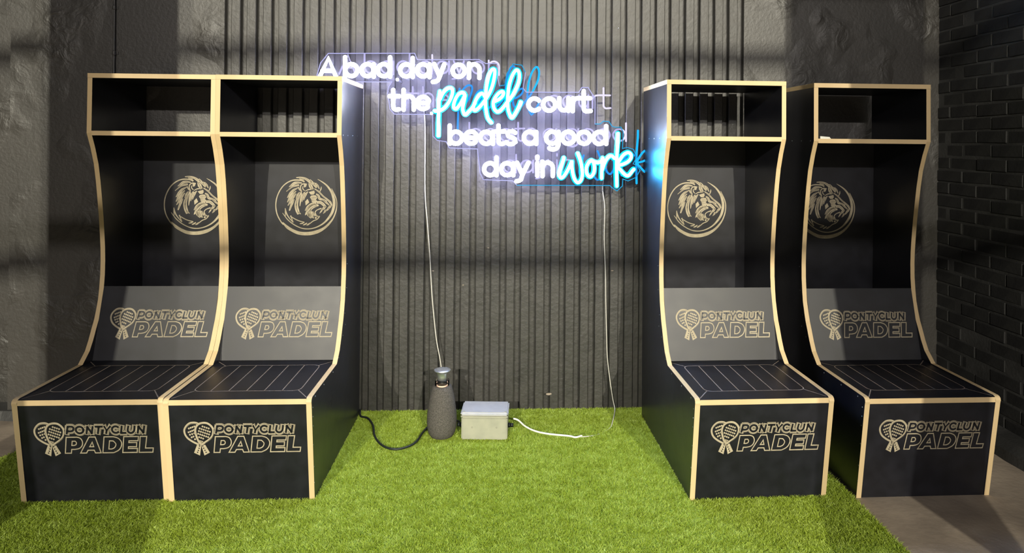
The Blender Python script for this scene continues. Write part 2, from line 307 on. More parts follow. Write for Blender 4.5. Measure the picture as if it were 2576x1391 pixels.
WHITE=[[[-951,1870],[-906,1970],[-867,1871]],[[-937,1902],[-881,1902]],[[-819,1976],[-818,1872]],[[-754,1908],[-755,1899],[-758,1891],[-763,1885],[-769,1879],[-777,1876],[-785,1875],[-794,1876],[-801,1879],[-808,1884],[-813,1891],[-816,1898],[-817,1907],[-816,1915],[-813,1923],[-808,1930],[-802,1935],[-794,1938],[-786,1939],[-778,1938],[-770,1935],[-763,1930],[-758,1924],[-755,1916],[-754,1908]],[[-668,1909],[-669,1900],[-672,1893],[-677,1886],[-684,1881],[-691,1877],[-700,1876],[-708,1877],[-716,1880],[-722,1885],[-728,1892],[-731,1900],[-732,1908],[-731,1916],[-728,1924],[-723,1931],[-716,1936],[-709,1939],[-700,1941],[-692,1940],[-684,1937],[-678,1932],[-672,1925],[-669,1917],[-668,1909]],[[-668,1940],[-667,1874]],[[-582,1910],[-583,1902],[-586,1894],[-591,1887],[-598,1882],[-606,1878],[-614,1877],[-622,1878],[-630,1881],[-637,1886],[-642,1893],[-645,1901],[-646,1909],[-645,1918],[-642,1925],[-637,1932],[-630,1937],[-623,1941],[-614,1942],[-606,1941],[-598,1938],[-592,1933],[-587,1926],[-583,1918],[-582,1910]],[[-581,1979],[-580,1875]],[[-463,1911],[-464,1902],[-467,1894],[-472,1888],[-479,1882],[-487,1879],[-495,1878],[-503,1879],[-511,1882],[-518,1887],[-523,1894],[-526,1901],[-527,1910],[-526,1918],[-523,1926],[-518,1933],[-512,1938],[-504,1941],[-496,1943],[-487,1942],[-479,1939],[-473,1934],[-468,1927],[-464,1919],[-463,1911]],[[-461,1977],[-460,1876]],[[-373,1912],[-374,1904],[-377,1896],[-382,1889],[-389,1884],[-396,1880],[-405,1879],[-413,1880],[-421,1883],[-427,1888],[-433,1895],[-436,1903],[-437,1911],[-436,1920],[-433,1927],[-428,1934],[-421,1940],[-414,1943],[-405,1944],[-397,1943],[-389,1940],[-382,1935],[-377,1928],[-374,1920],[-373,1912]],[[-371,1944],[-370,1876]],[[-346,1946],[-331,1913],[-316,1881]],[[-292,1946],[-316,1881],[-325,1859],[-335,1853],[-352,1850]],[[-183,1913],[-184,1904],[-187,1896],[-192,1890],[-199,1884],[-207,1881],[-215,1880],[-223,1881],[-231,1884],[-238,1889],[-243,1896],[-246,1903],[-248,1912],[-247,1920],[-243,1928],[-238,1935],[-232,1940],[-224,1944],[-216,1945],[-207,1944],[-199,1941],[-192,1936],[-187,1929],[-184,1921],[-183,1913]],[[-159,1952],[-159,1875]],[[-159,1920],[-159,1920],[-158,1927],[-155,1934],[-151,1939],[-145,1944],[-139,1947],[-131,1948],[-124,1947],[-117,1944],[-112,1940],[-107,1934],[-104,1928],[-103,1920],[-103,1875]],[[-563,1804],[-562,1715],[-561,1710],[-559,1705],[-555,1702],[-550,1699],[-545,1698],[-533,1701]],[[-582,1770],[-532,1771]],[[-508,1805],[-507,1699]],[[-507,1744],[-507,1744],[-506,1751],[-503,1758],[-499,1764],[-494,1768],[-487,1771],[-480,1772],[-473,1771],[-467,1768],[-461,1764],[-457,1758],[-454,1752],[-453,1745],[-453,1700]],[[-436,1736],[-371,1737],[-372,1745],[-375,1753],[-380,1759],[-387,1764],[-394,1768],[-402,1769],[-410,1768],[-418,1765],[-425,1761],[-430,1755],[-434,1747],[-435,1739],[-435,1731],[-433,1723],[-429,1716],[-423,1710],[-416,1706],[-408,1704],[-400,1704],[-392,1706],[-384,1710],[-378,1716]],[[220,1757],[214,1762],[207,1766],[200,1768],[192,1768],[184,1766],[177,1762],[171,1756],[167,1750],[164,1743],[163,1735],[164,1727],[167,1720],[172,1713],[178,1708],[185,1704],[192,1703],[200,1703],[208,1705],[215,1708],[221,1713]],[[309,1736],[308,1728],[305,1720],[299,1713],[293,1708],[285,1704],[276,1703],[268,1704],[260,1707],[253,1713],[248,1719],[244,1727],[243,1736],[244,1744],[247,1752],[253,1759],[259,1764],[267,1768],[276,1769],[284,1768],[292,1765],[299,1760],[304,1753],[308,1745],[309,1736]],[[331,1771],[331,1732],[331,1732],[332,1725],[335,1719],[339,1713],[344,1709],[350,1707],[356,1706],[363,1707],[369,1709],[374,1714],[378,1719],[380,1726],[381,1733],[381,1772]],[[381,1772],[381,1703]],[[405,1772],[405,1702]],[[405,1740],[409,1761],[422,1771],[439,1773]],[[464,1812],[465,1719],[466,1713],[468,1709],[472,1705],[477,1702],[483,1702],[503,1704]],[[444,1773],[500,1773]],[[-260,1616],[-259,1519]],[[-194,1552],[-195,1543],[-198,1535],[-203,1529],[-210,1523],[-217,1520],[-226,1519],[-234,1520],[-242,1523],[-249,1528],[-254,1535],[-257,1543],[-258,1551],[-257,1559],[-254,1567],[-249,1574],[-243,1579],[-235,1583],[-226,1584],[-218,1583],[-210,1580],[-203,1575],[-198,1568],[-195,1560],[-194,1552]],[[-177,1552],[-112,1552],[-114,1561],[-117,1568],[-122,1575],[-128,1580],[-136,1583],[-144,1585],[-152,1584],[-160,1581],[-166,1577],[-172,1570],[-176,1563],[-177,1555],[-177,1547],[-175,1539],[-170,1532],[-164,1526],[-157,1522],[-149,1520],[-141,1520],[-133,1522],[-126,1526],[-120,1531]],[[-30,1553],[-31,1545],[-34,1537],[-40,1530],[-46,1525],[-54,1521],[-63,1520],[-71,1521],[-79,1524],[-86,1530],[-91,1536],[-94,1544],[-95,1553],[-94,1561],[-91,1569],[-86,1576],[-79,1581],[-72,1584],[-63,1585],[-55,1584],[-47,1581],[-40,1576],[-35,1569],[-31,1562],[-30,1553]],[[-28,1584],[-27,1520]],[[2,1619],[3,1537],[4,1532],[6,1527],[10,1523],[15,1521],[20,1520],[29,1522]],[[-13,1587],[35,1588]],[[93,1581],[80,1589],[60,1588],[50,1576],[56,1562],[76,1555],[93,1545],[96,1532],[80,1521],[59,1520],[46,1529]],[[206,1555],[205,1547],[201,1539],[196,1532],[189,1527],[182,1523],[173,1522],[165,1523],[157,1527],[150,1532],[145,1538],[141,1546],[140,1555],[141,1563],[144,1571],[149,1578],[156,1583],[164,1587],[173,1588],[181,1587],[189,1584],[196,1578],[201,1572],[204,1564],[206,1555]],[[207,1586],[208,1522]],[[326,1556],[325,1548],[322,1540],[317,1533],[310,1528],[302,1525],[294,1523],[285,1524],[277,1528],[270,1533],[265,1540],[262,1547],[261,1556],[262,1564],[265,1572],[270,1579],[277,1584],[285,1588],[293,1589],[302,1588],[310,1585],[316,1580],[322,1573],[325,1565],[326,1556]],[[328,1588],[329,1523],[328,1515],[325,1508],[321,1502],[315,1497],[308,1494],[300,1492],[293,1493],[286,1495],[279,1499]],[[415,1557],[414,1549],[411,1541],[405,1534],[399,1529],[391,1525],[382,1524],[374,1525],[366,1528],[359,1534],[353,1540],[350,1548],[349,1557],[350,1565],[353,1573],[358,1580],[365,1585],[373,1589],[382,1590],[390,1589],[398,1586],[405,1580],[410,1574],[414,1566],[415,1557]],[[501,1558],[500,1549],[497,1541],[492,1534],[485,1529],[477,1526],[468,1524],[460,1526],[452,1529],[445,1534],[439,1541],[436,1549],[435,1557],[436,1566],[439,1574],[444,1580],[451,1586],[459,1589],[468,1590],[476,1589],[484,1586],[491,1581],[496,1574],[500,1566],[501,1558]],[[586,1558],[585,1549],[581,1541],[576,1534],[569,1529],[561,1526],[553,1524],[544,1525],[536,1529],[529,1534],[524,1541],[521,1548],[519,1557],[520,1566],[524,1573],[529,1580],[536,1586],[544,1589],[552,1590],[561,1589],[569,1586],[576,1581],[581,1574],[585,1566],[586,1558]],[[589,1622],[590,1525]],[[-8,1383],[-9,1375],[-12,1367],[-17,1360],[-24,1355],[-32,1351],[-40,1350],[-49,1351],[-57,1355],[-64,1360],[-69,1366],[-72,1374],[-73,1383],[-72,1391],[-69,1399],[-64,1406],[-57,1411],[-49,1414],[-41,1416],[-33,1415],[-25,1411],[-18,1406],[-13,1399],[-9,1392],[-8,1383]],[[-7,1446],[-6,1350]],[[84,1384],[83,1375],[80,1367],[75,1361],[68,1355],[60,1352],[52,1351],[43,1352],[35,1355],[28,1360],[23,1367],[20,1375],[19,1383],[20,1392],[23,1400],[28,1406],[35,1412],[43,1415],[51,1416],[60,1415],[67,1412],[74,1407],[80,1400],[83,1392],[84,1384]],[[85,1415],[85,1351]],[[104,1419],[119,1386],[134,1353]],[[166,1419],[134,1353],[126,1327],[115,1321],[102,1318]],[[214,1418],[215,1349]],[[214,1452],[214,1442]],[[242,1425],[243,1347]],[[242,1393],[242,1393],[243,1400],[246,1407],[250,1412],[256,1417],[263,1420],[270,1421],[277,1420],[284,1417],[290,1413],[295,1407],[298,1400],[299,1393],[299,1348]]]
BLUE=[[[-314,1798],[-318,1761],[-319,1694],[-321,1632],[-322,1561]],[[-312,1758],[-300,1786],[-282,1808],[-264,1818],[-249,1812],[-247,1790],[-257,1759],[-275,1728],[-297,1706],[-318,1695],[-339,1693]],[[-179,1776],[-184,1789],[-199,1793],[-218,1781],[-233,1753],[-240,1725],[-237,1710],[-223,1710],[-205,1732],[-190,1760],[-179,1782],[-185,1745],[-191,1711],[-186,1686],[-175,1678],[-159,1693],[-140,1714],[-125,1739]],[[-73,1774],[-83,1789],[-98,1786],[-116,1764],[-131,1730],[-134,1708],[-125,1701],[-110,1709],[-88,1733],[-67,1762],[-46,1799],[-31,1839],[-22,1883],[-20,1914],[-27,1924],[-39,1916],[-53,1882],[-64,1829],[-69,1774],[-68,1728],[-63,1687],[-54,1657],[-38,1638]],[[-17,1750],[4,1761],[22,1778],[28,1797],[19,1803],[1,1793],[-18,1768],[-27,1740],[-23,1713],[-11,1697],[5,1697],[26,1716],[44,1741]],[[44,1741],[69,1772],[90,1810],[108,1853],[113,1894],[105,1918],[92,1918],[74,1890],[59,1844],[52,1791],[51,1735],[56,1698],[70,1667],[79,1667],[94,1689],[110,1720],[120,1748]],[[359,1445],[348,1408],[337,1368],[338,1344],[347,1338],[361,1350],[380,1381],[395,1413],[402,1429],[403,1403],[408,1363],[419,1329],[436,1313],[453,1326],[460,1356],[457,1395],[448,1435],[435,1469]],[[510,1433],[494,1422],[482,1395],[484,1364],[497,1347],[510,1348],[523,1369],[526,1398],[520,1425],[510,1433],[523,1427],[544,1422],[563,1430],[568,1441]],[[572,1446],[568,1417],[566,1377],[566,1338]],[[569,1383],[579,1415],[592,1441],[608,1457],[621,1460],[635,1447]],[[655,1582],[654,1537],[649,1471],[647,1418],[648,1365],[650,1296]],[[651,1415],[670,1447],[688,1469],[710,1479],[726,1469],[726,1448],[710,1429],[683,1415],[654,1405],[670,1383],[692,1360],[708,1352],[721,1360],[735,1379],[743,1387]]]
PANEL=[[-968,1845],[-975,1879],[-956,1947],[-915,1999],[-455,2007],[-440,1972],[-107,1978],[-70,1957],[-9,1958],[-4,1880],[5,1836],[35,1841],[45,1904],[79,1957],[127,1951],[147,1912],[135,1825],[152,1804],[441,1807],[458,1834],[493,1834],[511,1804],[531,1780],[532,1634],[561,1634],[578,1650],[609,1648],[627,1622],[645,1617],[676,1618],[689,1592],[685,1500],[712,1506],[747,1496],[765,1452],[746,1417],[770,1404],[784,1380],[762,1342],[718,1322],[689,1333],[687,1294],[657,1267],[630,1285],[617,1296],[105,1295],[83,1319],[-77,1324],[-95,1359],[-111,1491],[-264,1496],[-281,1530],[-329,1536],[-352,1558],[-356,1676],[-561,1676],[-584,1702],[-598,1790],[-592,1824],[-575,1850]]
# ------------------------------------------------------------------ throne-like plywood seats
HW, TK = .3, .022
PROF = [(.066,0),(.004,.428),(.001,.440),(.003,.449),(.009,.455),(.018,.4575),(.432,.4575),(.486,.506),(.513,.551),(.536,.599),(.556,.637),(.570,.675),(.587,.728),(.596,.78),(.604,.848),(.606,.918),(.604,.98),(.599,1.039),(.588,1.14),(.573,1.24),(.560,1.32),(.543,1.40),(.516,1.477),(.484,1.549),(.488,1.813),(.980,1.813),(.955,0)]
def side_panel(s, parent):
    bm = bmesh.new(); x0, x1 = (-HW, -HW+TK) if s < 0 else (HW-TK, HW)
    a = [bm.verts.new((x0,y,z)) for y,z in PROF]; b = [bm.verts.new((x1,y,z)) for y,z in PROF]; k = len(PROF)
    bm.faces.new(a); bm.faces.new(b[::-1])
    for i in range(k):
        f = bm.faces.new((a[i],a[(i+1)%k],b[(i+1)%k],b[i])); f.material_index = 1 if i != k-2 else 0
    bmesh.ops.recalc_face_normals(bm, faces=bm.faces[:]); return obj('side_panel', bm, [M_side, M_ply], parent)
def board(name, parent, c0, c1, th, faces_mat, x0=-HW+TK, x1=HW-TK, edge_front=True, edge_top=False):
    # a board whose visible face runs from profile point c0 (bottom/front) to c1 (top/back); th goes to the hidden side
    d = Vector((0,c1[0]-c0[0],c1[1]-c0[1])).normalized(); nrm = Vector((0,d.z,-d.y))*th
    p = [Vector((0,c0[0],c0[1])), Vector((0,c1[0],c1[1]))]; p += [p[1]+nrm, p[0]+nrm]
    bm = bmesh.new(); a = [bm.verts.new((x0,q.y,q.z)) for q in p]; b = [bm.verts.new((x1,q.y,q.z)) for q in p]
    bm.faces.new(a); bm.faces.new(b[::-1])
    for i in range(4):
        f = bm.faces.new((a[i],a[(i+1)%4],b[(i+1)%4],b[i])); f.material_index = 1 if (i == 3 and edge_front) or (i == 1 and edge_top) else 0
    bmesh.ops.recalc_face_normals(bm, faces=bm.faces[:]); return obj(name, bm, faces_mat, parent)
class Art:
    """flat engraved artwork in a plane: collects polygons at small heights above the board"""
    def __init__(s, org, ux, uz, nrm): s.o, s.ux, s.uz, s.n = Vector(org), Vector(ux), Vector(uz), Vector(nrm).normalized(); s.bm = bmesh.new()
    def P(s, p, h): return s.bm.verts.new(s.o+s.ux*p[0]+s.uz*p[1]+s.n*h)
    def poly(s, pts, h, mi=0):
        if len(pts) < 3: return
        f = s.bm.faces.new([s.P(p,h) for p in pts]); f.material_index = mi
    def stroke(s, pts, w, h, mi=0, closed=False, cm=.45):
        k = len(pts); W = (w if isinstance(w,(list,tuple)) else [w]*k); W = list(np.interp(np.linspace(0,1,k), np.linspace(0,1,len(W)), W)); L_, R_ = [], []
        for i in range(k):
            if closed: a, b = pts[i-1], pts[(i+1)%k]
            else: a, b = pts[max(i-1,0)], pts[min(i+1,k-1)]
            p = pts[i]
            d1 = Vector((p[0]-a[0],p[1]-a[1])); d2 = Vector((b[0]-p[0],b[1]-p[1]))
            if d1.length < 1e-9: d1 = d2
            if d2.length < 1e-9: d2 = d1
            d1.normalize(); d2.normalize(); t = (d1+d2)
            t = t.normalized() if t.length > 1e-6 else d1
            nn = Vector((-t.y,t.x)); c = max(cm, nn.dot(Vector((-d1.y,d1.x)))); r = W[i]/2/c
            L_.append((p[0]+nn.x*r,p[1]+nn.y*r)); R_.append((p[0]-nn.x*r,p[1]-nn.y*r))
        vl = [s.P(p,h) for p in L_]; vr = [s.P(p,h) for p in R_]
        for i in range(k if closed else k-1):
            j = (i+1)%k
            try: s.bm.faces.new((vl[i],vr[i],vr[j],vl[j])).material_index = mi
            except ValueError: pass
    def dot(s, c, r, h, mi=0, n=10): s.poly([(c[0]+r*math.cos(2*math.pi*k/n), c[1]+r*math.sin(2*math.pi*k/n)) for k in range(n)], h, mi)
    def done(s, name, parent, mats=None):
        for f in s.bm.faces:
            f.normal_update()
            if f.normal.dot(s.n) < 0: f.normal_flip()
        return obj(name, s.bm, mats or [M_engr, M_film], parent)
def sm(P, n=4): return [(v.x,v.y) for v in smooth_path([(a,b,0) for a,b in P], n)]
def lerp(a, b, n): return [(a[0]+(b[0]-a[0])*i/(n-1), a[1]+(b[1]-a[1])*i/(n-1)) for i in range(n)]
def arcp(cx, cy, rx, ry, a0, a1, n): return [(cx+rx*math.cos(math.radians(a0+(a1-a0)*i/n)), cy+ry*math.sin(math.radians(a0+(a1-a0)*i/n))) for i in range(n+1)]
def logo(parent, org, vz, nrm, width=.475, height=.150):
    u = width/2400; v = height/675
    vz = Vector(vz).normalized()
    A = Art(Vector(org)-Vector((1,0,0))*1300*u+vz*432*v, Vector((u,0,0)), -vz*v, nrm)
    h1, h2, h3, h4 = .0004,.0007,.0010,.0013
    # rackets
    left = sm([(410,140),(380,122),(320,112),(235,125),(165,180),(125,250),(130,330),(175,410),(250,470),(330,515),(400,545)])
    A.stroke(left, 44, h1)
    right = sm([(450,548),(400,490),(362,390),(342,290),(358,205),(412,142),(500,116),(590,124),(662,170),(706,240),(702,330),(668,402),(600,462),(520,512),(450,548)])
    A.poly(right, h1, 1); A.stroke(right[:-1], 40, h2, closed=True)
    A.stroke([(p[0]*.93+28,p[1]*.93+18) for p in left], 7, h2, 1)
    A.stroke(sm([(535,520),(610,470),(685,402),(722,320),(726,235)]), 8, h3, 1)
    for a, b, n_ in (((215,225),(330,185),4),((205,300),(318,258),4),((230,350),(322,322),3),((262,402),(300,388),2),((328,442),(329,442),1)):
        for p in (lerp(a,b,n_) if n_ > 1 else [a]): A.dot(p, 19, h2)
    for a, b, n_ in (((497,185),(620,228),4),((437,225),(640,295),6),((418,278),(620,348),6),((400,332),(600,402),6),((415,400),(495,430),3)):
        for p in lerp(a,b,n_): A.dot(p, 19, h3)
    A.poly([(415,460),(500,485),(430,532)], h3); A.dot((450,490), 9, h4, 1, 6)
    A.poly([(360,555),(450,560),(410,772),(290,715)], h2); A.poly([(445,560),(530,555),(615,715),(500,772)], h2)
    A.stroke([(450,570),(455,640)], 9, h3, 1)
    for p in ((412,578),(400,625),(382,668),(365,705),(478,578),(495,625),(518,668),(538,708)): A.dot(p, 14, h3, 1, 8)
    A.stroke([(700,250),(755,250)], 40, h1)
    # big outlined word
    G = [([(745,395)]+sm([(960,395),(1030,420),(1066,490),(1050,570),(990,622),(900,640)],3)+[(835,640),(822,715),(700,715)], [(860,475)]+sm([(920,475),(942,505),(930,545),(890,560)],3)+[(845,560)]),
         ([(1205,395),(1330,395),(1425,715),(1310,715),(1290,660),(1165,660),(1130,715),(1010,715)], [(1262,500),(1285,590),(1205,590)]),
         ([(1510,395)]+sm([(1700,395),(1800,430),(1856,510),(1840,600),(1780,670),(1680,715)],3)+[(1460,715)], [(1615,475)]+sm([(1690,480),(1740,540),(1710,610),(1650,640)],3)+[(1588,640)]),
         ([(1910,395),(2210,395),(2195,480),(2010,480),(2005,515),(2165,515),(2155,600),(1990,600),(1985,635),(2170,635),(2160,715),(1865,715)], None),
         ([(2245,395),(2378,395),(2335,630),(2495,630),(2480,715),(2200,715)], None)]
    for o_, i_ in G:
        A.stroke(o_, 21, h1, closed=True)
        if i_: A.stroke(i_, 20, h1, closed=True)
    # small word: nested bands round each letter
    S = [[[(765,325),(795,183)], sm([(795,183),(880,183),(912,212),(892,262),(840,274),(782,274)],2)],
         [arcp(1032,250,76,66,0,360,18)], [[(1165,325),(1192,183)],[(1192,190),(1272,318)],[(1272,325),(1300,183)]], [[(1350,188),(1492,188)],[(1422,188),(1395,325)]],
         [[(1532,183),(1578,262),(1655,183)],[(1578,262),(1562,325)]], [arcp(1760,250,74,66,-42,-318,16)], [[(1888,183),(1862,322)],[(1862,318),(1962,318)]],
         [sm([(2022,183),(2003,275),(2040,316),(2090,316),(2132,275),(2148,183)],3)], [[(2202,325),(2228,183)],[(2228,190),(2318,318)],[(2318,325),(2345,183)]]]
    for wd, h, mi in ((108,h1,0),(88,h2,1),(76,h3,0),(42,h4,1)):
        for g in S:
            for s_ in g:
                s2 = s_
                if len(s_) == 2 or (s_[0] != s_[-1]):
                    e = wd*.42
                    a, b = Vector(s_[0]), Vector(s_[1]); d = (a-b).normalized()*e*.55; p0 = (a.x+d.x,a.y+d.y)
                    a, b = Vector(s_[-1]), Vector(s_[-2]); d = (a-b).normalized()*e*.55; p1 = (a.x+d.x,a.y+d.y)
                    s2 = [p0]+list(s_[1:-1])+[p1]
                A.stroke(s2, wd, h, mi, cm=.93)
    return A.done('racket_logo', parent)
def lion(parent, org):
    u = .334/1300
    A = Art(Vector(org)-Vector((1,0,0))*705*u+Vector((0,0,1))*690*u, (u,0,0), (0,0,-u), (0,-1,0))
    h = .0005
    def s(P, w, hh=h):
        q = sm(P,4); A.stroke(q, w, hh)
        if max(w) > 38 and len(P) < 8:
            for t in ((-.17,.17) if max(w) > 60 else (0,)):
                k = len(q); q2 = q[k//8:k-k//8]
                o = [(a[0]+t*max(w)*.5, a[1]+t*max(w)) for a in q2]; A.stroke(o, 4.5, hh*2.4, 1)
    s([(660,178),(600,150),(500,140),(400,150),(300,195),(210,270),(140,370),(88,490),(62,610),(60,730),(80,850),(120,950),(180,1050),(225,1100)], [34,24,22,24])
    s([(205,1050),(300,1150),(400,1215),(520,1270),(650,1292),(800,1285),(950,1245),(1080,1175),(1180,1085),(1270,965),(1325,830),(1350,690),(1340,560),(1290,430),(1235,318)], [16,60,62,70,72,76,72,52,44,30,26,24,22,20,8], h*1.1)
    s([(938,120),(1040,182),(1130,252),(1200,340),(1250,430),(1285,560),(1290,680),(1252,830),(1180,950),(1090,1050),(990,1120),(870,1170),(750,1190),(620,1178),(500,1130),(400,1068),(310,990),(250,915),(202,850)], [8,24,34,42,50,56,58,54,46,34,26,22,20,20,20,20,20,16,8])
    s([(258,745),(290,870),(350,965),(430,1048)], [10,26,20,26]); s([(255,750),(262,830),(262,930)], [10,24,8])
    s([(372,905),(400,975),(425,1045)], [30,18,14]); s([(378,925),(470,980),(560,1020),(665,1045)], [16,20,20,14])
    s([(568,1078),(620,1070),(668,1045)], [14,26,14]); s([(636,1108),(680,1090),(722,1062)], [14,32,18]); s([(712,1112),(750,1092),(784,1062)], [14,34,20])
    s([(780,1078),(850,1020),(930,985),(970,940),(988,912)], [20,18,18,24,20])
    s([(482,88),(560,86),(650,100),(720,135),(800,200)], [14,34,40,54,60]); s([(550,112),(600,130),(650,135)], [10,26,14])
    s([(775,130),(820,190),(865,260)], [20,54,20]); s([(765,200),(790,270),(835,345)], [40,80,50]); s([(862,190),(885,250),(915,310)], [16,64,20])
    s([(895,200),(940,260),(975,330)], [14,40,16]); s([(1015,280),(1010,330),(985,390)], [10,26,16]); s([(840,340),(745,345),(675,380)], [20,22,14])
    s([(870,325),(960,385),(1050,478),(1150,560),(1212,618),(1240,685)], [14,34,30,36,44,30])
    s([(605,385),(575,330),(585,258),(640,222),(715,228)], [20,26,26,24,14]); A.poly([(645,235),(712,228),(690,290),(645,300)], h)
    s([(625,275),(625,325),(665,372)], [14,22,12]); s([(530,290),(555,345),(600,385)], [20,26,20])
    s([(610,208),(530,195),(450,208),(390,250),(332,292)], [14,44,56,44,10]); s([(545,248),(450,268),(390,295),(278,388)], [40,40,30,10])
    s([(525,305),(430,360),(365,430),(298,525)], [14,50,56,10]); s([(485,380),(405,455),(352,530),(300,622)], [14,50,56,10])
    s([(482,432),(430,505),(370,600),(312,692)], [14,44,50,12]); s([(445,555),(400,640),(345,800)], [14,54,24]); s([(558,400),(515,460),(482,540)], [12,40,10])
    s([(600,385),(545,500),(502,600),(492,700),(515,800),(545,872)], [20,44,70,78,76,60]); s([(535,830),(560,850),(588,872)], [30,30,10])
    A.stroke(sm([(495,575),(488,640),(498,700)]), 9, h*2.2, 1)
    s([(605,420),(582,560),(566,702)], [20,36,12]); s([(665,400),(625,500),(608,610)], [28,54,10]); s([(735,388),(682,455),(645,575)], [14,52,10])
    A.poly([(678,600),(728,545),(765,620),(720,660),(688,688)], h); A.poly([(752,398),(868,362),(880,415),(850,455),(795,452)], h)
    A.poly([(778,508),(800,475),(862,462),(908,470),(935,520),(905,560),(935,590),(912,625),(820,620),(808,560)], h)
    for yy in (510,545,580): A.stroke([(800,yy),(925,yy+4)], 5, h*2.2, 1)
    s([(965,685),(880,688),(800,730),(745,800),(678,895)], [24,80,96,84,10]); s([(915,640),(810,665),(735,720),(676,800)], [50,60,54,10])
    A.stroke(sm([(900,665),(800,700),(710,790)]), 5, h*2.2, 1); A.stroke(sm([(920,690),(820,740),(720,850)]), 5, h*2.2, 1)
    s([(795,762),(792,830),(815,900),(860,960)], [20,56,60,14]); s([(765,850),(770,900),(810,960)], [50,70,20]); s([(740,850),(745,890),(765,935)], [20,50,10])
    s([(835,815),(850,870),(880,915)], [30,44,14]); s([(860,905),(910,900),(962,930)], [16,34,12]); A.dot((905,952), 22, h); s([(985,915),(930,920),(895,850)], [14,20,20])
    s([(885,890),(895,820),(945,775),(1025,748)], [18,20,18,26])
    s([(925,622),(1000,620),(1060,662),(1115,720)], [54,58,60,40]); s([(1115,700),(1075,740),(1030,790)], [34,54,20]); s([(1040,775),(1015,815),(985,855)], [34,28,8])
    s([(1115,780),(1095,820),(1060,860)], [44,34,8]); s([(1240,680),(1205,710),(1165,750)], [20,50,40]); s([(1180,740),(1145,780),(1105,805)], [40,34,10])
    s([(905,438),(955,470),(985,540),(1060,560),(1135,600)], [24,44,54,36,30]); s([(1060,575),(1130,625),(1190,680)], [14,40,20])
    return A.done('lion_emblem', parent)
def make_seat(label, cx, cy, rz, screws):
    t = thing('throne_seat', label, 'seat', (cx,cy,.0065 if cx < 1.5 else .0005), rz, 'tall black plywood seats against the ribbed wall')
    for s in (-1, 1): side_panel(s, t)
    fb, ft = (.070,0), (.006,.431)
    board('front_panel', t, fb, ft, .018, [M_film, M_film])
    zt = .4535
    bm = bmesh.new(); x0, x1 = -HW+TK, HW-TK; vs = box(bm, x0, x1, .003, .525, zt-.022, zt)
    for f in bm.faces:
        f.normal_update()
        if f.normal.y < -.9: f.material_index = 1
    obj('seat_panel', bm, [M_film, M_ply], t)
    board('lumbar_panel', t, (.508,zt), (.598,.793), .018, [M_film, M_ply], edge_front=False, edge_top=True)
    boxo('back_panel', x0, x1, .955, .973, zt, 1.538, M_film, t)
    def shelf(nm, y0, z0, z1, y1, xa, xb):
        bm = bmesh.new(); box(bm, xa, xb, y0, y1, z0, z1)
        for f in bm.faces:
            f.normal_update()
            if f.normal.y < -.9: f.material_index = 1
        return obj(nm, bm, [M_film, M_ply], t)
    shelf('shelf', .484, 1.538, 1.560, .955, x0, x1); bm = bmesh.new(); box(bm, -HW, HW, .487, .984, 1.8135, 1.8355)
    for f in bm.faces:
        f.normal_update()
        if abs(f.normal.z) < .5: f.material_index = 1
    obj('top_panel', bm, [M_film, M_ply], t)
    # engraved lines of the seat
    A = Art((0,0,zt), (1,0,0), (0,1,0), (0,0,1)); lw = .0042
    xa, xb, ya, yb, r = -.224, .224, .098, .432, .032
    rr = arcp(xb-r,ya+r,r,r,-90,0,6)+arcp(xb-r,yb-r,r,r,0,90,6)+arcp(xa+r,yb-r,r,r,90,180,6)+arcp(xa+r,ya+r,r,r,180,270,6)
    A.stroke(rr, lw, .0004, closed=True); A.done('engraved_border', t, [M_groove])
    for k in range(1,6):
        xx = xa+(xb-xa)*k/6; A = Art((0,0,zt), (1,0,0), (0,1,0), (0,0,1)); A.stroke([(xx,ya),(xx,yb)], lw, .0004); A.done('engraved_line', t, [M_groove])
    for p, q in (((xa+.009,ya+.009),(x0+.004,.02)),((xb-.009,ya+.009),(x1-.004,.02)),((xa+.009,yb-.009),(x0+.002,.49)),((xb-.009,yb-.009),(x1-.002,.49))):
        A = Art((0,0,zt), (1,0,0), (0,1,0), (0,0,1)); A.stroke([p,q], lw, .0004); A.done('engraved_line', t, [M_groove])
    dv = Vector((0,ft[0]-fb[0],ft[1]-fb[1])).normalized(); nf = Vector((0,-dv.z,dv.y))
    logo(t, Vector((.012,fb[0],fb[1]))+dv*.287, dv, nf)
    dv = Vector((0,.09,.34)).normalized(); nf = Vector((0,-dv.z,dv.y)); logo(t, Vector((.012,.508,zt))+dv*.172, dv, nf)
    lion(t, (.002,.955,1.163))
    for s in screws:
        X = HW*s; S = [(.52,1.549),(.62,1.549),(.73,1.549),(.84,1.549),(.63,.90),(.62,.78),(.59,.66),(.55,.56),(.60,.60),(.47,.475),(.36,.442),(.2,.442),(.06,.442),(.022,.41),(.026,.37),(.030,.33),(.035,.25),(.05,.15),(.056,.08)]
        for y, z in S:
            bm = bmesh.new(); lathe(bm, [(.0032,0),(.0030,.0009),(.001,.0012)], 8)
            o = obj('screw', bm, M_screw, t); o.location = (X,y,z); o.rotation_euler = (0,s*math.pi/2,0)
    return t
LB = ['black plywood seat with racket logos at far left, beside plain dark wall', 'black plywood seat second from left, its side panel facing the grey box and speaker',
      'black plywood seat just right of the blue neon words, standing fully on turf', 'black plywood seat at far right, standing on bare concrete by the brick wall']
for (cx,cy,rz), lb, sc in zip(CABS, LB, ([], [1], [-1], [-1])): make_seat(lb, cx, cy, rz, sc)
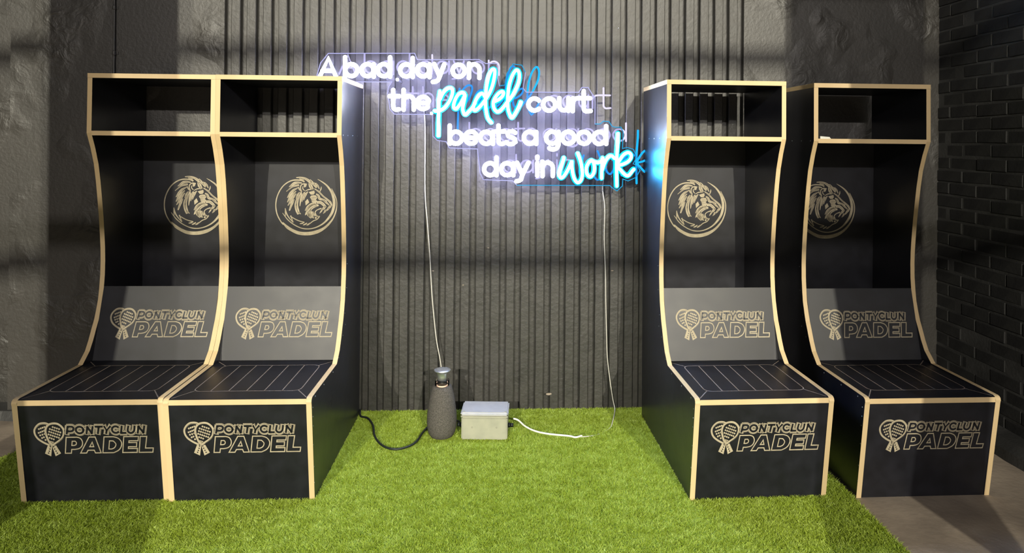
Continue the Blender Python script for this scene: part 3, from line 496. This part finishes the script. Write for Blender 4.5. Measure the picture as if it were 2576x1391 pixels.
# ------------------------------------------------------------------ neon sign
YS = 3.66
LW = [2,2,2,2,2,2,2,1,2, 2,2,1,1,1,2,2,2, 2,1,2,2,1,2,2,1,1,2, 2,2,2,2,2]
LBL = [2,1,1,1,1, 1,1,2,2]
sign = thing('neon_sign', 'glowing white and blue neon lettering sign hung on clear acrylic against the ribbed wall', 'sign', (0,YS,1.6))
def S3(p, y=0): return Vector((p[0]/1000, y, p[1]/1000-1.6))
def letters(strokes, counts, name, body, sleeve, back, r, rs, sm_, label=None):
    i = 0
    for c in counts:
        bm = bmesh.new()
        for s_ in strokes[i:i+c]:
            P = [S3(p) for p in s_]
            if sm_: P = smooth_path(P, 4)
            tube(bm, P, r, 8, mi=0)
            if rs: tube(bm, [p+Vector((0,r*.9,0)) for p in P], rs, 8, mi=1)
            tube(bm, [p+Vector((0,r*.95,0)) for p in P], r*.45, 6, mi=2)  # unseen glow strip added at the back of each tube for the wall
        o = obj(name, bm, [body, sleeve, back], sign)
        if label: o['label'] = label
        i += c
    assert i == len(strokes), (i, len(strokes))
letters(WHITE, LW, 'neon_letter', M_neonW, M_neonWr, M_glowW, .0107, 0, False, None)
letters(BLUE, LBL, 'neon_letter', M_neonB, M_neonBr, M_glowB, .0095, .0155, True, 'blue script neon letter')
# acrylic backing
PP = [S3(p,.03) for p in PANEL]
bm = bmesh.new(); a = [bm.verts.new(p) for p in PP]; b = [bm.verts.new(p+Vector((0,.005,0))) for p in PP]
from mathutils.geometry import tessellate_polygon
for t3 in tessellate_polygon([[Vector((p.x,p.z,0)) for p in PP]]):
    bm.faces.new([a[q] for q in t3]); bm.faces.new([b[q] for q in reversed(t3)])
for i in range(len(a)): j = (i+1)%len(a); bm.faces.new((a[i],a[j],b[j],b[i]))
bmesh.ops.recalc_face_normals(bm, faces=bm.faces[:])
obj('acrylic_backing', bm, M_acr, sign)
bm = bmesh.new()
for i in range(len(PP)):
    p, q = PP[i], PP[(i+1)%len(PP)]
    if (p-q).length < 1e-4: continue
    tube(bm, [p+Vector((0,.0025,0)), q+Vector((0,.0025,0))], .0026, 6, mi=1 if (p.x > .32 and p.z < .2) and p.z < .1 or (-.42 < p.x < -.36 and p.z < .1 and p.z > -.1) or (.0 < p.x < .13 and p.z > .2) else 0)
obj('backing_edge', bm, [M_edge, M_edgeB], sign)
# ghost image of the lettering, added as dim emissive tubes behind the panel
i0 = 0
for strokes, m_, r_, cnt in ((WHITE, M_ghostW, .0054, LW), (BLUE, M_ghostB, .0062, LBL)):
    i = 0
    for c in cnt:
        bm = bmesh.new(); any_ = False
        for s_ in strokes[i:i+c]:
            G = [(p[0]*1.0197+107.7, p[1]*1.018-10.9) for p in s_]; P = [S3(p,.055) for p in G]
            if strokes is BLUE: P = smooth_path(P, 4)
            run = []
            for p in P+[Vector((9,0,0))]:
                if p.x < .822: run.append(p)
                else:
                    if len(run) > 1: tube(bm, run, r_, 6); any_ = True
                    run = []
        if any_: obj('letter_ghost', bm, m_, sign)['label'] = 'dim ghost image of a letter, added as glowing tube behind the sign'
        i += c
for x, z in ((-.545,1.862),(-.36,1.682),(.685,1.372)):
    bm = bmesh.new(); tube(bm, [(x,-.004+.03,z-1.6),(x,YW-YS-.002,z-1.6)], .006, 10, caps=False); tube(bm, [(x,.022,z-1.6),(x,.028,z-1.6)], .009, 12, caps=False); obj('standoff', bm, M_silver, sign)
# hanging wires
def cord(name, label, cat, pts, r, m, n=5):
    bm = bmesh.new(); tube(bm, smooth_path(pts, n), r, 8); return tag(obj(name, bm, m), label, cat)
cord('power_wire', 'thin clear wire dropping from the sign behind the dark speaker', 'wire',
     [(-.41,3.70,1.70),(-.408,3.8,1.64),(-.404,3.8,1.254),(-.39,3.8,1.077),(-.375,3.8,.899),(-.367,3.8,.766),(-.357,3.8,.633),(-.335,3.8,.433),(-.312,3.8,.31),(-.298,3.8,.2),(-.29,3.79,.04)], .0030, M_wire)
cord('power_wire', 'thin pale wire dropping from the blue word work down to the turf and grey box', 'wire',
     [(.60,3.70,1.40),(.594,3.8,1.282),(.607,3.8,1.169),(.606,3.8,.989),(.614,3.8,.809),(.618,3.8,.629),(.624,3.8,.449),(.630,3.8,.313),(.647,3.8,.178),(.662,3.79,.08),(.668,3.76,.034),(.634,3.634,.022),(.605,3.563,.013),(.524,3.491,.011),(.441,3.441,.024)], .0026, M_wire)
cord('white_cord', 'short white cord curving from grey box across the turf', 'cord',
     [(.441,3.441,.030),(.408,3.424,.030),(.373,3.439,.031),(.273,3.466,.031),(.204,3.502,.032),(.155,3.555,.036),(.122,3.60,.048),(.098,3.60,.057)], .0048, M_white)
cord('black_cable', 'black cable looping on turf from second seat round to speaker and grey box', 'cable',
     [(-.752,3.815,.03),(-.735,3.735,.028),(-.69,3.699,.03),(-.645,3.605,.03),(-.615,3.483,.03),(-.573,3.39,.03),(-.525,3.336,.03),(-.475,3.321,.03),(-.421,3.354,.03),(-.39,3.415,.03),(-.37,3.52,.03),(-.33,3.62,.03),(-.24,3.64,.035),(-.205,3.60,.05),(-.190,3.56,.062)], .0055, M_blackcab)
# grey junction box
gb = thing('junction_box', 'pale grey plastic junction box with raised lid on the turf', 'box', (-.052,3.52,.012), -.06)
bm = bmesh.new(); box(bm, -.117,.117,-.075,.075,0,.116); bmesh.ops.bevel(bm, geom=bm.edges[:], offset=.006, segments=3, affect='EDGES'); obj('box_body', bm, M_grey, gb)
bm = bmesh.new(); box(bm, -.121,.121,-.079,.079,.1165,.124); bmesh.ops.bevel(bm, geom=bm.edges[:], offset=.003, segments=2, affect='EDGES'); obj('box_rim', bm, M_grey, gb)
bm = bmesh.new(); box(bm, -.121,.121,-.079,.079,.1245,.142); bmesh.ops.bevel(bm, geom=bm.edges[:], offset=.007, segments=3, affect='EDGES'); obj('box_lid', bm, M_lid, gb)
for x in (-.105,.105):
    bm = bmesh.new(); lathe(bm, [(.005,.1421),(.005,.1428),(.002,.1432)], 10, cx=x, cy=-.063); obj('lid_screw', bm, M_grey, gb)
for x in (-.062,.062):
    bm = bmesh.new(); lathe(bm, [(.004,0),(.0035,.002),(.001,.0025)], 10); o = obj('moulded_dimple', bm, M_grey, gb); o.rotation_euler = (math.pi/2,0,0); o.location = (x,-.0752,.066)
for s in (-1,1):
    bm = bmesh.new(); tube(bm, [(s*.1175,0,.048),(s*.130,0,.048)], .013, 8, caps=False); tube(bm, [(s*.13,0,.048),(s*.146,0,.048)], .010, 12, caps=False); obj('cable_gland', bm, M_blackgl, gb)
# speaker
sp = thing('lantern_speaker', 'charcoal cloth teardrop speaker with silver mushroom cap standing beside the grey box', 'speaker', (-.276,3.505,.010))
bm = bmesh.new(); lathe(bm, [(.046,0),(.058,.008),(.069,.026),(.0745,.05),(.0765,.08),(.0755,.115),(.071,.155),(.065,.195),(.058,.23),(.052,.252),(.047,.262),(.036,.264)], 40); obj('cloth_body', bm, M_fab, sp)
bm = bmesh.new(); lathe(bm, [(.028,.2645),(.0285,.2665),(.027,.268)], 32); obj('glowing_ring', bm, mat('warm_led_ring', (.9,.6,.4), .4, emit=(1,.68,.48), estr=.6), sp)['label'] = 'thin warm lit ring'
bm = bmesh.new(); lathe(bm, [(.026,.268),(.026,.286),(.030,.290)], 32); obj('black_collar', bm, M_blackgl, sp)
bm = bmesh.new(); lathe(bm, [(.036,.2645),(.0375,.268),(.0365,.292),(.035,.293)], 32); obj('glass_guard', bm, M_glass, sp)
bm = bmesh.new(); lathe(bm, [(.026,.2905),(.0245,.31),(.026,.326),(.034,.335),(.042,.339),(.0435,.342),(.042,.344),(.02,.347),(.0,.3475)], 40); obj('cap', bm, M_silver, sp)
# folded paper on the shelf of the far right seat
bm = bmesh.new()
box(bm, -.026,.026,-.006,.006,0,.0035); box(bm, -.026,.022,-.005,.006,.0045,.008)
for v in bm.verts: v.co.z += .004*(1-(v.co.x+.026)/.052)*(1 if v.co.z > .002 else 0)
o = obj('folded_paper', bm, M_paper); o.location = (1.8637-.240,2.7818+.4945,1.5608); o.rotation_euler = (0,0,-.05)
tag(o, 'small folded white paper strip on the shelf of the far right seat', 'paper')
